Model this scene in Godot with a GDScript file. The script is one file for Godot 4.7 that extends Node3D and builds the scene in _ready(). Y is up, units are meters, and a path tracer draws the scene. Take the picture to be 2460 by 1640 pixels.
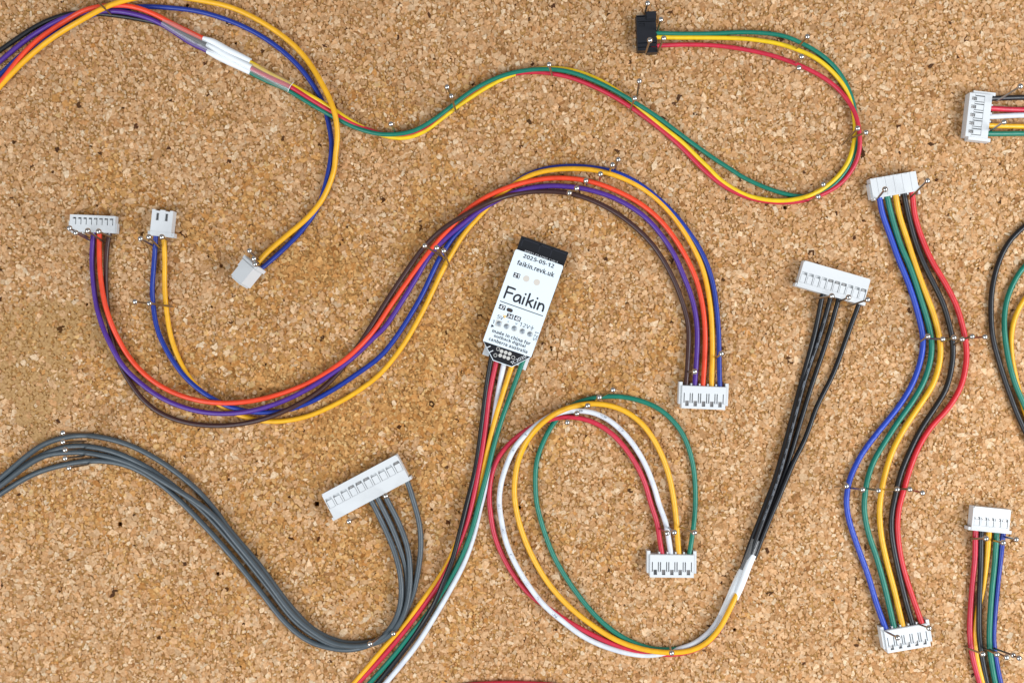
extends Node3D
# A cork board hung upright: x right, y up, z towards the viewer. Lengths below are in millimetres, places on the board
# are given on a plan of the board drawn at 8 units to the millimetre, with its middle at (1230, 820).

const MM := 0.001
const UNIT := 0.000125
const LOW := 0.74
const EYE := 0.360

var rng := RandomNumberGenerator.new()
var mats := {}
var counts := {}

# ---------------------------------------------------------------- helpers
func at(x: float, y: float, z_mm: float) -> Vector3:
	var k := UNIT * (EYE - z_mm * MM) / EYE
	return Vector3((x - 1230.0) * k, (820.0 - y) * k, z_mm * MM)

func numbered(called: String) -> String:
	var n: int = counts.get(called, 0)
	counts[called] = n + 1
	return called if n == 0 else "%s_%03d" % [called, n]

func tag(o: Node, label: String, category: String, group := "") -> void:
	o.set_meta("label", label)
	o.set_meta("category", category)
	if group != "":
		o.set_meta("group", group)

func thing(called: String, label: String, category: String, place := Vector3.ZERO, group := "") -> Node3D:
	var o := Node3D.new()
	o.name = numbered(called)
	o.position = place
	add_child(o)
	tag(o, label, category, group)
	return o

func part(called: String, mesh: Mesh, material: Material, parent: Node, label := "") -> MeshInstance3D:
	var o := MeshInstance3D.new()
	o.name = called
	o.mesh = mesh
	o.material_override = material
	o.cast_shadow = GeometryInstance3D.SHADOW_CASTING_SETTING_ON
	parent.add_child(o, true)
	if label != "":
		o.set_meta("label", label)
	return o

func plain(key: String, srgb: Color, rough := 0.4, metal := 0.0, spec := 0.5) -> StandardMaterial3D:
	if mats.has(key):
		return mats[key]
	var m := StandardMaterial3D.new()
	m.resource_name = key
	m.albedo_color = srgb
	m.roughness = rough
	m.metallic = metal
	m.metallic_specular = spec
	mats[key] = m
	return m

func rgb(r: int, g: int, b: int) -> Color:
	return Color(r / 255.0, g / 255.0, b / 255.0)

# ---------------------------------------------------------------- shapes
# A moulded block out of rectangles [u0, v0, u1, v1, height] in mm (u right, v down); a later rectangle replaces an earlier one.
func relief(rects: Array, z0 := 0.0) -> ArrayMesh:
	var us: Array[float] = []
	var vs: Array[float] = []
	for r in rects:
		for u in [r[0], r[2]]:
			if not us.has(float(u)):
				us.append(float(u))
		for v in [r[1], r[3]]:
			if not vs.has(float(v)):
				vs.append(float(v))
	us.sort()
	vs.sort()
	var nu := us.size() - 1
	var nv := vs.size() - 1
	var h := PackedFloat32Array()
	h.resize(nu * nv)
	h.fill(z0)
	for r in rects:
		for j in nv:
			var vm := (vs[j] + vs[j + 1]) / 2
			if vm < r[1] or vm > r[3]:
				continue
			for i in nu:
				var um := (us[i] + us[i + 1]) / 2
				if um > r[0] and um < r[2]:
					h[j * nu + i] = r[4]
	var st := SurfaceTool.new()
	st.begin(Mesh.PRIMITIVE_TRIANGLES)
	st.set_smooth_group(-1)
	for j in nv:
		for i in nu:
			var t := h[j * nu + i]
			if t <= z0:
				continue
			var a := Vector3(us[i], -vs[j], t)
			var b := Vector3(us[i + 1], -vs[j], t)
			var c := Vector3(us[i + 1], -vs[j + 1], t)
			var d := Vector3(us[i], -vs[j + 1], t)
			quad(st, a, b, c, d)
			var n_up := h[(j - 1) * nu + i] if j > 0 else z0
			var n_dn := h[(j + 1) * nu + i] if j < nv - 1 else z0
			var n_lf := h[j * nu + i - 1] if i > 0 else z0
			var n_rt := h[j * nu + i + 1] if i < nu - 1 else z0
			if n_up < t:
				quad(st, Vector3(b.x, b.y, t), Vector3(a.x, a.y, t), Vector3(a.x, a.y, n_up), Vector3(b.x, b.y, n_up))
			if n_dn < t:
				quad(st, Vector3(d.x, d.y, t), Vector3(c.x, c.y, t), Vector3(c.x, c.y, n_dn), Vector3(d.x, d.y, n_dn))
			if n_lf < t:
				quad(st, Vector3(a.x, a.y, t), Vector3(d.x, d.y, t), Vector3(d.x, d.y, n_lf), Vector3(a.x, a.y, n_lf))
			if n_rt < t:
				quad(st, Vector3(c.x, c.y, t), Vector3(b.x, b.y, t), Vector3(b.x, b.y, n_rt), Vector3(c.x, c.y, n_rt))
	st.generate_normals()
	return st.commit()

func quad(st: SurfaceTool, a: Vector3, b: Vector3, c: Vector3, d: Vector3) -> void:
	for p in [a, b, c, a, c, d]:
		st.add_vertex(p * MM)

# A flat plate from an outline in mm, from z0 to z1.
func plate(outline: PackedVector2Array, z0: float, z1: float) -> ArrayMesh:
	var st := SurfaceTool.new()
	st.begin(Mesh.PRIMITIVE_TRIANGLES)
	st.set_smooth_group(-1)
	var ix := Geometry2D.triangulate_polygon(outline)
	for k in range(0, ix.size(), 3):
		var p := [outline[ix[k]], outline[ix[k + 1]], outline[ix[k + 2]]]
		if (p[1] - p[0]).cross(p[2] - p[0]) < 0:
			p = [p[0], p[2], p[1]]
		for q in p:
			st.add_vertex(Vector3(q.x, -q.y, z1) * MM)
	for k in outline.size():
		var a := outline[k]
		var b := outline[(k + 1) % outline.size()]
		quad(st, Vector3(a.x, -a.y, z1), Vector3(a.x, -a.y, z0), Vector3(b.x, -b.y, z0), Vector3(b.x, -b.y, z1))
	st.generate_normals()
	return st.commit()

func round_rect(u0: float, v0: float, u1: float, v1: float, r: float, steps := 5) -> PackedVector2Array:
	var o := PackedVector2Array()
	for c in [[u1 - r, v0 + r, -PI / 2], [u1 - r, v1 - r, 0.0], [u0 + r, v1 - r, PI / 2], [u0 + r, v0 + r, PI]]:
		for k in steps + 1:
			var t: float = c[2] + PI / 2 * k / steps
			o.append(Vector2(c[0] + r * cos(t), c[1] + r * sin(t)))
	return o

# The way of a wire: [x, y] or [x, y, z in mm]; z runs evenly between the places where it is given. The way is then eased.
func way(points: Array, z_first := 0.85, step := 8.0, ease := 5) -> PackedVector3Array:
	var p: Array[Vector3] = []
	var has: Array[bool] = []
	for q in points:
		p.append(Vector3(q[0], q[1], q[2] if q.size() > 2 else z_first))
		has.append(q.size() > 2)
	has[0] = true
	has[p.size() - 1] = true
	var last := 0
	for k in range(1, p.size()):
		if has[k]:
			var total := 0.0
			for m in range(last + 1, k + 1):
				total += Vector2(p[m].x - p[m - 1].x, p[m].y - p[m - 1].y).length()
			var run := 0.0
			for m in range(last + 1, k):
				run += Vector2(p[m].x - p[m - 1].x, p[m].y - p[m - 1].y).length()
				p[m].z = lerpf(p[last].z, p[k].z, run / total)
			last = k
	var dense := PackedVector3Array()
	for k in p.size() - 1:
		var p0 := p[maxi(k - 1, 0)]
		var p1 := p[k]
		var p2 := p[k + 1]
		var p3 := p[mini(k + 2, p.size() - 1)]
		var n := maxi(2, int(Vector2(p2.x - p1.x, p2.y - p1.y).length() / 2.0))
		for s in n:
			var c := p1.cubic_interpolate(p2, p0, p3, float(s) / n)
			c.z = lerpf(p1.z, p2.z, float(s) / n)
			dense.append(c)
	dense.append(p[p.size() - 1])
	# even steps along the way
	var out := PackedVector3Array([dense[0]])
	var left := step
	for k in range(1, dense.size()):
		var seg := Vector2(dense[k].x - dense[k - 1].x, dense[k].y - dense[k - 1].y).length()
		var done := 0.0
		while seg - done >= left:
			done += left
			out.append(dense[k - 1].lerp(dense[k], done / seg))
			left = step
		left -= seg - done
	if out[out.size() - 1].distance_to(dense[dense.size() - 1]) > step * 0.3:
		out.append(dense[dense.size() - 1])
	for r in ease:
		var e := out.duplicate()
		for k in range(1, out.size() - 1):
			e[k] = out[k] * 0.5 + (out[k - 1] + out[k + 1]) * 0.25
		out = e
	return out

func to_board(plan: PackedVector3Array) -> PackedVector3Array:
	var o := PackedVector3Array()
	for q in plan:
		o.append(at(q.x, q.y, q.z))
	return o

# A round (or, with flat < 1, oval) tube along points in metres; radii in mm along it.
func tube(line: PackedVector3Array, radii: Array, sides := 12, flat := 1.0, capped := true) -> ArrayMesh:
	var v := PackedVector3Array()
	var nn := PackedVector3Array()
	var ix := PackedInt32Array()
	var n := line.size()
	for k in n:
		var dir := (line[mini(k + 1, n - 1)] - line[maxi(k - 1, 0)]).normalized()
		var side := dir.cross(Vector3.BACK)
		side = side.normalized() if side.length() > 1e-4 else Vector3.RIGHT
		var up := side.cross(dir).normalized()
		var f := float(k) / maxi(n - 1, 1) * (radii.size() - 1)
		var i0 := int(f)
		var r: float = lerpf(radii[i0], radii[mini(i0 + 1, radii.size() - 1)], f - i0) * MM
		for s in sides:
			var t := TAU * s / sides
			v.append(line[k] + side * cos(t) * r + up * sin(t) * r * flat)
			nn.append((side * cos(t) * flat + up * sin(t)).normalized())
	for k in n - 1:
		for s in sides:
			var a := k * sides + s
			var b := k * sides + (s + 1) % sides
			ix.append_array([a, b, a + sides, b, b + sides, a + sides])
	if capped:
		for e in [0, n - 1]:
			var d := (line[1] - line[0]).normalized() * -1.0 if e == 0 else (line[n - 1] - line[n - 2]).normalized()
			var base := v.size()
			for s in sides:
				v.append(v[e * sides + s])
				nn.append(d)
			for s in range(1, sides - 1):
				if e == 0:
					ix.append_array([base, base + s + 1, base + s])
				else:
					ix.append_array([base, base + s, base + s + 1])
	var arr := []
	arr.resize(Mesh.ARRAY_MAX)
	arr[Mesh.ARRAY_VERTEX] = v
	arr[Mesh.ARRAY_NORMAL] = nn
	arr[Mesh.ARRAY_INDEX] = ix
	var m := ArrayMesh.new()
	m.add_surface_from_arrays(Mesh.PRIMITIVE_TRIANGLES, arr)
	return m

func wire(parent: Node, color: String, points: Array, radius := 0.74) -> PackedVector3Array:
	var plan := way(points)
	part("wire", tube(to_board(plan), [radius]), mats["pvc_" + color], parent, color.replace("_", " ") + " wire")
	return plan

func sleeve(parent: Node, called: String, material: Material, points: Array, radii: Array, flat := 1.0, capped := true, label := "") -> void:
	part(called, tube(to_board(way(points, 1.0, 4.0, 2)), radii, 16, flat, capped), material, parent, label)

# Lettering fitted into a box: middle (u, v) in mm, width and height in mm, turned clockwise by deg.
func letters(parent: Node, text: String, u: float, v: float, w: float, h: float, z: float, material: Material, deg := 0.0, bold := false) -> void:
	var f := SystemFont.new()
	f.font_names = PackedStringArray(["Droid Sans"])
	f.font_weight = 700 if bold else 400
	var t := TextMesh.new()
	t.text = text
	t.font = f
	t.font_size = 24
	t.pixel_size = 0.01
	t.depth = 0.02
	t.curve_step = 1.5
	var box := t.get_aabb()
	var o := part("lettering", t, material, parent)
	var s := Vector3(w * MM / box.size.x, h * MM / box.size.y, 0.0025)
	var b := Basis(Vector3.BACK, -deg_to_rad(deg)) * Basis.from_scale(s)
	var mid := box.get_center()
	o.transform = Transform3D(b, Vector3(u, -v, z) * MM - b * Vector3(mid.x, mid.y, 0))

# A word printed along a wire, near a place on the plan.
func print_on(parent: Node, plan: PackedVector3Array, x: float, y: float, text: String, length: float, material: Material, radius := 0.74, back := false) -> void:
	var best := 1
	for k in range(1, plan.size() - 1):
		if Vector2(plan[k].x - x, plan[k].y - y).length() < Vector2(plan[best].x - x, plan[best].y - y).length():
			best = k
	var a := plan[best - 1]
	var b := plan[best + 1]
	var deg := rad_to_deg(atan2(b.y - a.y, b.x - a.x)) + (180.0 if back else 0.0)
	var p := at(plan[best].x, plan[best].y, plan[best].z) / MM
	letters(parent, text, p.x, -p.y, length, 0.62, p.z + radius - 0.03, material, deg)

# ---------------------------------------------------------------- connectors
# A housing lies on the cork with its wire side at -v; the place given is the middle of its top.
func housing(parent: Node, called: String, rects: Array, material: Material, x: float, y: float, deg: float, top: float) -> MeshInstance3D:
	var o := part(called, relief(rects), material, parent)
	var p := at(x, y, top * LOW)
	o.transform = Transform3D(Basis(Vector3.BACK, -deg_to_rad(deg)) * Basis.from_scale(Vector3(1, 1, LOW)), Vector3(p.x, p.y, 0.0))
	return o

func contact(parent: Node, u: float, v: float, w: float, l: float, z0: float, z1: float, material: Material) -> void:
	part("contact", relief([[u - w / 2, v - l / 2, u + w / 2, v + l / 2, z1 - 0.35], [u - w / 2, v - l / 2, u + w / 2, v - l * 0.18, z1], [u - w * 0.22, v - l * 0.18, u + w * 0.22, v + l * 0.2, z1 - 0.15]], z0), material, parent)

# Five-way housing seen from its latch side.
func latch_housing(parent: Node, x: float, y: float, deg: float, filled: Array) -> void:
	var r := [[-7.35, -4.3, -6.4, 2.3, 4.3], [6.4, -4.3, 7.35, 2.3, 4.3], [-6.5, -3.3, 6.5, 3.5, 5.0], [-6.5, -3.3, 6.5, -3.15, 4.7], [-6.4, 1.75, 6.4, 1.85, 4.85]]
	for k in 5:
		var u := (k - 2) * 2.46
		r.append([u - 0.8, -1.1, u + 0.8, 1.45, 4.8])
		r.append([u - 1.04, -1.1, u - 0.76, 1.75, 1.6])
		r.append([u + 0.76, -1.1, u + 1.0, 1.75, 1.6])
		r.append([u - 0.52, 1.2, u + 0.52, 2.75, 2.2])
		if k < 4:
			r.append([u + 1.0, -3.95, u + 1.45, -3.3, 3.9])
			r.append([u + 1.06, -1.1, u + 1.38, 1.7, 4.9])
	var o := housing(parent, "connector_housing", r, mats["nylon"], x, y, deg, 4.8)
	for k in 5:
		if filled[k]:
			contact(o, (k - 2) * 2.46, 1.95, 0.86, 1.4, 2.2, 4.3, mats["tin"])

# Housing with a row of windows, a flange on the wire side.
func window_housing(parent: Node, ways: int, pitch: float, w: float, l: float, top: float, v0: float, v1: float, flange: float, x: float, y: float, deg: float, filled: Array) -> void:
	var hw := w / 2
	var hl := l / 2
	var r := [[-hw - flange, -hl, hw + flange, -hl + 0.95, top - 0.25], [-hw, -hl, hw, hl, top], [-hw, hl - 0.35, -hw + 0.35, hl, top - 0.5], [hw - 0.35, hl - 0.35, hw, hl, top - 0.5], [-hw + 0.2, v0 - 0.12, hw - 0.2, v0, top - 0.12]]
	for k in ways:
		var u := (k - (ways - 1) / 2.0) * pitch
		var t := pitch * 0.36
		r.append([u - t, v0, u + t, v1, top - 0.22])
		r.append([u - t - 0.13, v0, u - t, v1 + 0.7, top - 0.95])
		r.append([u + t, v0, u + t + 0.13, v1 + 0.7, top - 0.95])
		r.append([u - t, v1, u + t, v1 + 0.85, top - 1.0])
	var o := housing(parent, "connector_housing", r, mats["nylon"], x, y, deg, top)
	for k in ways:
		if filled.has(k):
			contact(o, (k - (ways - 1) / 2.0) * pitch, v1 + 0.42, pitch * 0.42, 0.62, top - 1.1, top - 0.3, mats["tin"])

# ---------------------------------------------------------------- pins
var pin_head: ArrayMesh
var pin_shaft: ArrayMesh

func ball(r: float, rings := 14, segs := 20, flat := 1.0) -> ArrayMesh:
	var s := SphereMesh.new()
	s.radius = r * MM
	s.height = 2 * r * MM * flat
	s.rings = rings
	s.radial_segments = segs
	var m := ArrayMesh.new()
	m.add_surface_from_arrays(Mesh.PRIMITIVE_TRIANGLES, s.get_mesh_arrays())
	return m

func pin(hx: float, hy: float, bx: float, by: float, label: String, high := 16.0) -> void:
	var head := at(hx, hy, high)
	var foot := at(bx, by, 0.0)
	var o := thing("ball_head_pin", label, "pin", foot, "ball-headed steel pins holding the wires and connectors")
	var dir := (head - foot).normalized()
	var side := dir.cross(Vector3.UP).normalized()
	o.basis = Basis(side, dir, side.cross(dir))
	var reach := head.distance_to(foot)
	var s := part("pin_shaft", pin_shaft, mats["steel"], o)
	s.position = Vector3(0, reach, 0)
	var h := part("pin_head", pin_head, mats["chrome"], o)
	h.position = Vector3(0, reach, 0)

# ---------------------------------------------------------------- build
func _ready() -> void:
	rng.seed = 20250512
	view_and_light()
	materials()
	cork()
	long_harness()
	spliced_harness()
	black_tail_harness()
	grey_harness()
	module()
	ribbon_of_five()
	edge_harnesses()
	pins()

func view_and_light() -> void:
	var cam := Camera3D.new()
	cam.name = "camera"
	cam.position = Vector3(0, 0, EYE)
	cam.fov = 2.0 * rad_to_deg(atan(820.0 * UNIT / EYE))
	cam.near = 0.02
	cam.far = 10.0
	add_child(cam)
	cam.current = true

	var env := Environment.new()
	env.background_mode = Environment.BG_COLOR
	env.background_color = Color(0.57, 0.575, 0.59)
	env.background_energy_multiplier = 1.0
	env.tonemap_mode = Environment.TONE_MAPPER_LINEAR
	env.tonemap_exposure = 1.22
	env.sdfgi_enabled = true
	env.ssao_enabled = true
	env.ssil_enabled = true
	var we := WorldEnvironment.new()
	we.name = "room_air"
	we.environment = env
	add_child(we)

	area("window_light", Vector3(-0.42, -0.34, 0.50), Vector2(0.44, 0.48), 0.36, Color(0.95, 0.98, 1.0))
	area("second_window_light", Vector3(0.46, -0.10, 0.38), Vector2(0.30, 0.40), 0.34, Color(0.97, 0.985, 1.0))

func area(called: String, place: Vector3, size: Vector2, energy: float, color: Color) -> void:
	var l := AreaLight3D.new()
	l.name = called
	l.area_size = size
	l.light_energy = energy
	l.light_color = color
	l.shadow_enabled = true
	l.area_range = 6.0
	add_child(l)
	l.look_at_from_position(place, Vector3.ZERO, Vector3.UP)

func materials() -> void:
	mats["dye"] = noise_picture(0.02, 11, Color(0.87, 0.87, 0.88), Color(1, 1, 1))
	mats["scuff"] = noise_picture(0.05, 12, Color(0.62, 0.62, 0.62), Color(1, 1, 1))
	for c in [["orange", rgb(240, 72, 36)], ["purple", rgb(80, 42, 140)], ["brown", rgb(64, 34, 31)], ["yellow", rgb(243, 178, 26)], ["blue", rgb(15, 50, 146)], ["green", rgb(4, 118, 96)],
			["crimson", rgb(200, 36, 62)], ["red", rgb(212, 34, 42)], ["white", rgb(218, 222, 228)], ["black", rgb(12, 14, 20)], ["grey", rgb(74, 83, 88)], ["lemon_yellow", rgb(240, 200, 20)], ["bright_blue", rgb(28, 66, 176)]]:
		var m := plain("pvc_" + c[0], c[1], 0.5)
		m.albedo_texture = mats["dye"]
		m.roughness_texture = mats["scuff"]
		m.uv1_triplanar = true
		m.uv1_scale = Vector3(25, 25, 25)
		m.resource_name = c[0] + " pvc"
	plain("nylon", rgb(203, 205, 206), 0.45)
	plain("black_plastic", rgb(19, 22, 29), 0.4)
	plain("shrink_white", rgb(226, 230, 233), 0.5)
	plain("tin", rgb(196, 194, 192), 0.3, 1.0)
	plain("chrome", rgb(196, 194, 190), 0.08, 1.0)
	plain("steel", rgb(150, 142, 132), 0.28, 1.0)
	plain("board_white", rgb(216, 226, 232), 0.36)
	plain("board_black", rgb(14, 16, 22), 0.36)
	plain("ink_black", rgb(18, 19, 27), 0.6)
	plain("ink_white", rgb(225, 228, 230), 0.6)
	plain("ink_grey", rgb(120, 126, 136), 0.6)
	plain("ink_tan", rgb(222, 190, 120), 0.6)
	plain("solder", rgb(150, 158, 165), 0.55, 1.0)
	plain("pad", rgb(200, 192, 182), 0.5)
	plain("via", rgb(190, 188, 182), 0.5)
	plain("slot_brown", rgb(58, 42, 30), 0.7)
	var clear := plain("clear_tube", Color(0.82, 0.82, 0.82, 0.17), 0.25)
	clear.transparency = BaseMaterial3D.TRANSPARENCY_ALPHA
	clear.cull_mode = BaseMaterial3D.CULL_DISABLED

# ---------------------------------------------------------------- the cork
func noise_picture(freq: float, seed_value: int, low: Color, high: Color) -> NoiseTexture2D:
	var n := FastNoiseLite.new()
	n.seed = seed_value
	n.frequency = freq
	n.noise_type = FastNoiseLite.TYPE_SIMPLEX_SMOOTH
	n.fractal_octaves = 4
	var g := Gradient.new()
	g.set_color(0, low)
	g.set_color(1, high)
	var t := NoiseTexture2D.new()
	t.width = 512
	t.height = 512
	t.seamless = true
	t.noise = n
	t.color_ramp = g
	return t

const TONES := [[0.09, 0.040, 0.018], [0.34, 0.165, 0.062], [0.51, 0.274, 0.122], [0.59, 0.342, 0.170], [0.655, 0.405, 0.222], [0.72, 0.48, 0.288], [0.79, 0.585, 0.39]]

func cork_tone() -> Color:
	var t := rng.randf()
	var k := 0
	if t > 0.9965: k = 0
	elif t > 0.982: k = 1
	elif t > 0.85: k = 2
	elif t > 0.58: k = 3
	elif t > 0.27: k = 4
	elif t > 0.08: k = 5
	else: k = 6
	var c: Array = TONES[k]
	var f := rng.randf_range(0.88, 1.12)
	var w := rng.randf_range(0.94, 1.06)
	return Color(c[0] * f * w, c[1] * f, c[2] * f / w)

# The resin-soaked crumbs between the chips.
func amber() -> Color:
	var f := rng.randf_range(0.75, 1.15)
	return Color(0.47 * f, 0.265 * f, 0.095 * f)

# A chip of cork as an uneven polygon, clipped so that it leaves the pin holes open: points in mm.
func chip(x: float, y: float, r: float, holes: Array) -> PackedVector2Array:
	var n := rng.randi_range(4, 6)
	var turn := rng.randf() * TAU
	var long := rng.randf_range(1.0, 1.7)
	if rng.randf() < 0.14:
		long = rng.randf_range(1.8, 2.9)
	var c := cos(turn)
	var s := sin(turn)
	var o := PackedVector2Array()
	for k in n:
		var t := TAU * (k + rng.randf_range(-0.32, 0.32)) / n
		var q := r * rng.randf_range(0.72, 1.16)
		var a := cos(t) * q * sqrt(long)
		var b := sin(t) * q / sqrt(long)
		o.append(Vector2(x + a * c - b * s, y + a * s + b * c))
	for hole in holes:
		var d := Vector2(x - hole[0], y - hole[1])
		if d.length() < r * 2.2 + hole[2]:
			var m := d.normalized()
			var cut := PackedVector2Array()
			for k in o.size():
				var p := o[k]
				var q := o[(k + 1) % o.size()]
				var dp: float = (p - Vector2(hole[0], hole[1])).dot(m) - hole[2] * 1.3
				var dq: float = (q - Vector2(hole[0], hole[1])).dot(m) - hole[2] * 1.3
				if dp >= 0:
					cut.append(p)
				if (dp >= 0) != (dq >= 0):
					cut.append(p.lerp(q, dp / (dp - dq)))
			o = cut
			if o.size() < 3:
				return PackedVector2Array()
	return o

func chip_surface(v: PackedVector3Array, nn: PackedVector3Array, cc: PackedColorArray, ix: PackedInt32Array, o: PackedVector2Array, x: float, y: float, z: float, tilt: Vector2, color: Color) -> void:
	var n := o.size()
	var base := v.size()
	var up := Vector3(-tilt.x, -tilt.y, 1).normalized()
	for p in o:
		v.append(Vector3(p.x, p.y, z + tilt.x * (p.x - x) + tilt.y * (p.y - y)) * MM)
		nn.append(up)
		cc.append(color)
	for p in o:
		var out := Vector2(p.x - x, p.y - y)
		var q := Vector2(x, y) + out * 1.22
		v.append(Vector3(q.x, q.y, z - 0.75 + tilt.x * out.x + tilt.y * out.y) * MM)
		nn.append(Vector3(out.x, out.y, 0.15).normalized())
		cc.append(color)
	for k in range(1, n - 1):
		ix.append_array([base, base + k + 1, base + k])
	for k in n:
		var k2 := (k + 1) % n
		ix.append_array([base + k, base + k2, base + n + k, base + k2, base + n + k2, base + n + k])

func surface(v: PackedVector3Array, nn: PackedVector3Array, cc: PackedColorArray, ix: PackedInt32Array) -> ArrayMesh:
	var arr := []
	arr.resize(Mesh.ARRAY_MAX)
	arr[Mesh.ARRAY_VERTEX] = v
	arr[Mesh.ARRAY_NORMAL] = nn
	if cc.size():
		arr[Mesh.ARRAY_COLOR] = cc
	arr[Mesh.ARRAY_INDEX] = ix
	var m := ArrayMesh.new()
	m.add_surface_from_arrays(Mesh.PRIMITIVE_TRIANGLES, arr)
	return m

func cork_material(vertex: bool, color := Color.WHITE) -> StandardMaterial3D:
	var m := StandardMaterial3D.new()
	m.albedo_color = color
	m.vertex_color_use_as_albedo = vertex
	m.roughness = 0.85
	m.metallic_specular = 0.25
	m.albedo_texture = mats["cork_grain"]
	m.uv1_triplanar = true
	m.uv1_scale = Vector3(60, 60, 60)
	return m

func cork() -> void:
	mats["cork_grain"] = noise_picture(0.03, 3, Color(0.80, 0.76, 0.70), Color(1, 1, 1))
	# old pin holes, [x, y, radius] in mm
	var holes := []
	for q in [[286, 1259, 0.62], [521, 1378.6, 0.52], [760, 1210.6, 0.68], [1247, 1219, 0.5], [1887, 498, 0.5], [207, 731, 0.35], [1766, 1513, 0.45], [1324, 834, 0.3], [1325, 840, 0.28], [448, 12, 0.5], [565, 103, 0.35]]:
		var p := at(q[0], q[1], 0) / MM
		holes.append([p.x, p.y, q[2]])
	var block := [[-172, -118, 172, 118, 7.5]]
	for hole in holes:
		block.append([hole[0] - hole[2], -hole[1] - hole[2], hole[0] + hole[2], -hole[1] + hole[2], 1.0])
	var board := part("cork_board", relief(block), plain("cork_binder", rgb(168, 122, 74), 0.9, 0.0, 0.2), self)
	board.position.z = -8.0 * MM
	board.set_meta("kind", "structure")
	board.set_meta("label", "upright cork board of pressed tan granules behind all the wiring")
	var lift := Vector3(0, 0, 8.0 * MM)
	var big := FastNoiseLite.new()
	big.seed = 8
	big.frequency = 0.03
	big.fractal_octaves = 3
	var v := PackedVector3Array()
	var nn := PackedVector3Array()
	var cc := PackedColorArray()
	var ix := PackedInt32Array()
	var gx := 0.82
	var nx := int(324 / gx)
	var ny := int(220 / gx)
	for j in ny:
		for i in nx:
			var x := (i - nx / 2.0 + rng.randf_range(-0.1, 1.1)) * gx
			var y := (j - ny / 2.0 + rng.randf_range(-0.1, 1.1)) * gx
			var r := 0.52 * exp(rng.randfn(0.0, 0.40))
			r = clampf(r, 0.24, 1.3)
			var o := chip(x, y, r, holes)
			if o.size() < 3:
				continue
			var tilt := Vector2(rng.randfn(0, 0.10), rng.randfn(0, 0.10))
			var c := cork_tone()
			# chips are tinted darker amber more often towards the board's middle, dull ones in a worn patch
			var amber_odds := 0.84 - Vector2((x + 48) / 72.0, (y + 10) / 58.0).length() * 0.55 + big.get_noise_2d(x, y) * 0.9
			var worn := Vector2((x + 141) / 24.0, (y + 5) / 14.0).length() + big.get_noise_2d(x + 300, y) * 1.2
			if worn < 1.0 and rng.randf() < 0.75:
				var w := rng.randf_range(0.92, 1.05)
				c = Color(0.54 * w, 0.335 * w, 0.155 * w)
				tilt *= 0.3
			elif rng.randf() < amber_odds:
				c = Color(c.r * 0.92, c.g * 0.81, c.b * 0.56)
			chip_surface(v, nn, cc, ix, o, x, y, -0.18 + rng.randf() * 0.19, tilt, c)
	# smaller crumbs that fill the gaps between the chips
	gx = 1.15
	nx = int(324 / gx)
	ny = int(220 / gx)
	for j in ny:
		for i in nx:
			var x := (i - nx / 2.0 + rng.randf()) * gx
			var y := (j - ny / 2.0 + rng.randf()) * gx
			var o := chip(x, y, rng.randf_range(0.55, 0.95), holes)
			if o.size() >= 3:
				chip_surface(v, nn, cc, ix, o, x, y, -0.29 + rng.randf() * 0.09, Vector2(rng.randfn(0, 0.05), rng.randfn(0, 0.05)), amber())
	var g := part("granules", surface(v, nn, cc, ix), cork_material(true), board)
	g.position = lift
	g.set_meta("kind", "stuff")
	# the largest chips, each a piece of its own
	var tone_mats: Array[StandardMaterial3D] = []
	for k in 7:
		var c: Array = TONES[[1, 2, 3, 4, 4, 5, 6][k]]
		tone_mats.append(cork_material(false, Color(c[0], c[1], c[2]).linear_to_srgb()))
	var kinds: Array[ArrayMesh] = []
	for k in 16:
		var pv := PackedVector3Array()
		var pn := PackedVector3Array()
		var pi := PackedInt32Array()
		chip_surface(pv, pn, PackedColorArray(), pi, chip(0, 0, rng.randf_range(0.8, 1.25), []), 0, 0, 0, Vector2(rng.randfn(0, 0.05), rng.randfn(0, 0.05)), Color.WHITE)
		kinds.append(surface(pv, pn, PackedColorArray(), pi))
	var placed := 0
	while placed < 290:
		var x := rng.randf_range(-153, 153)
		var y := rng.randf_range(-102, 102)
		var free := true
		for hole in holes:
			free = free and Vector2(x - hole[0], y - hole[1]).length() > 3.2
		if not free:
			continue
		var o := part("cork_granule", kinds[rng.randi() % 16], tone_mats[rng.randi() % 7], board)
		o.transform = Transform3D(Basis(Vector3.BACK, rng.randf() * TAU), Vector3(x, y, 8.02 + rng.randf() * 0.08) * MM)
		placed += 1

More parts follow.
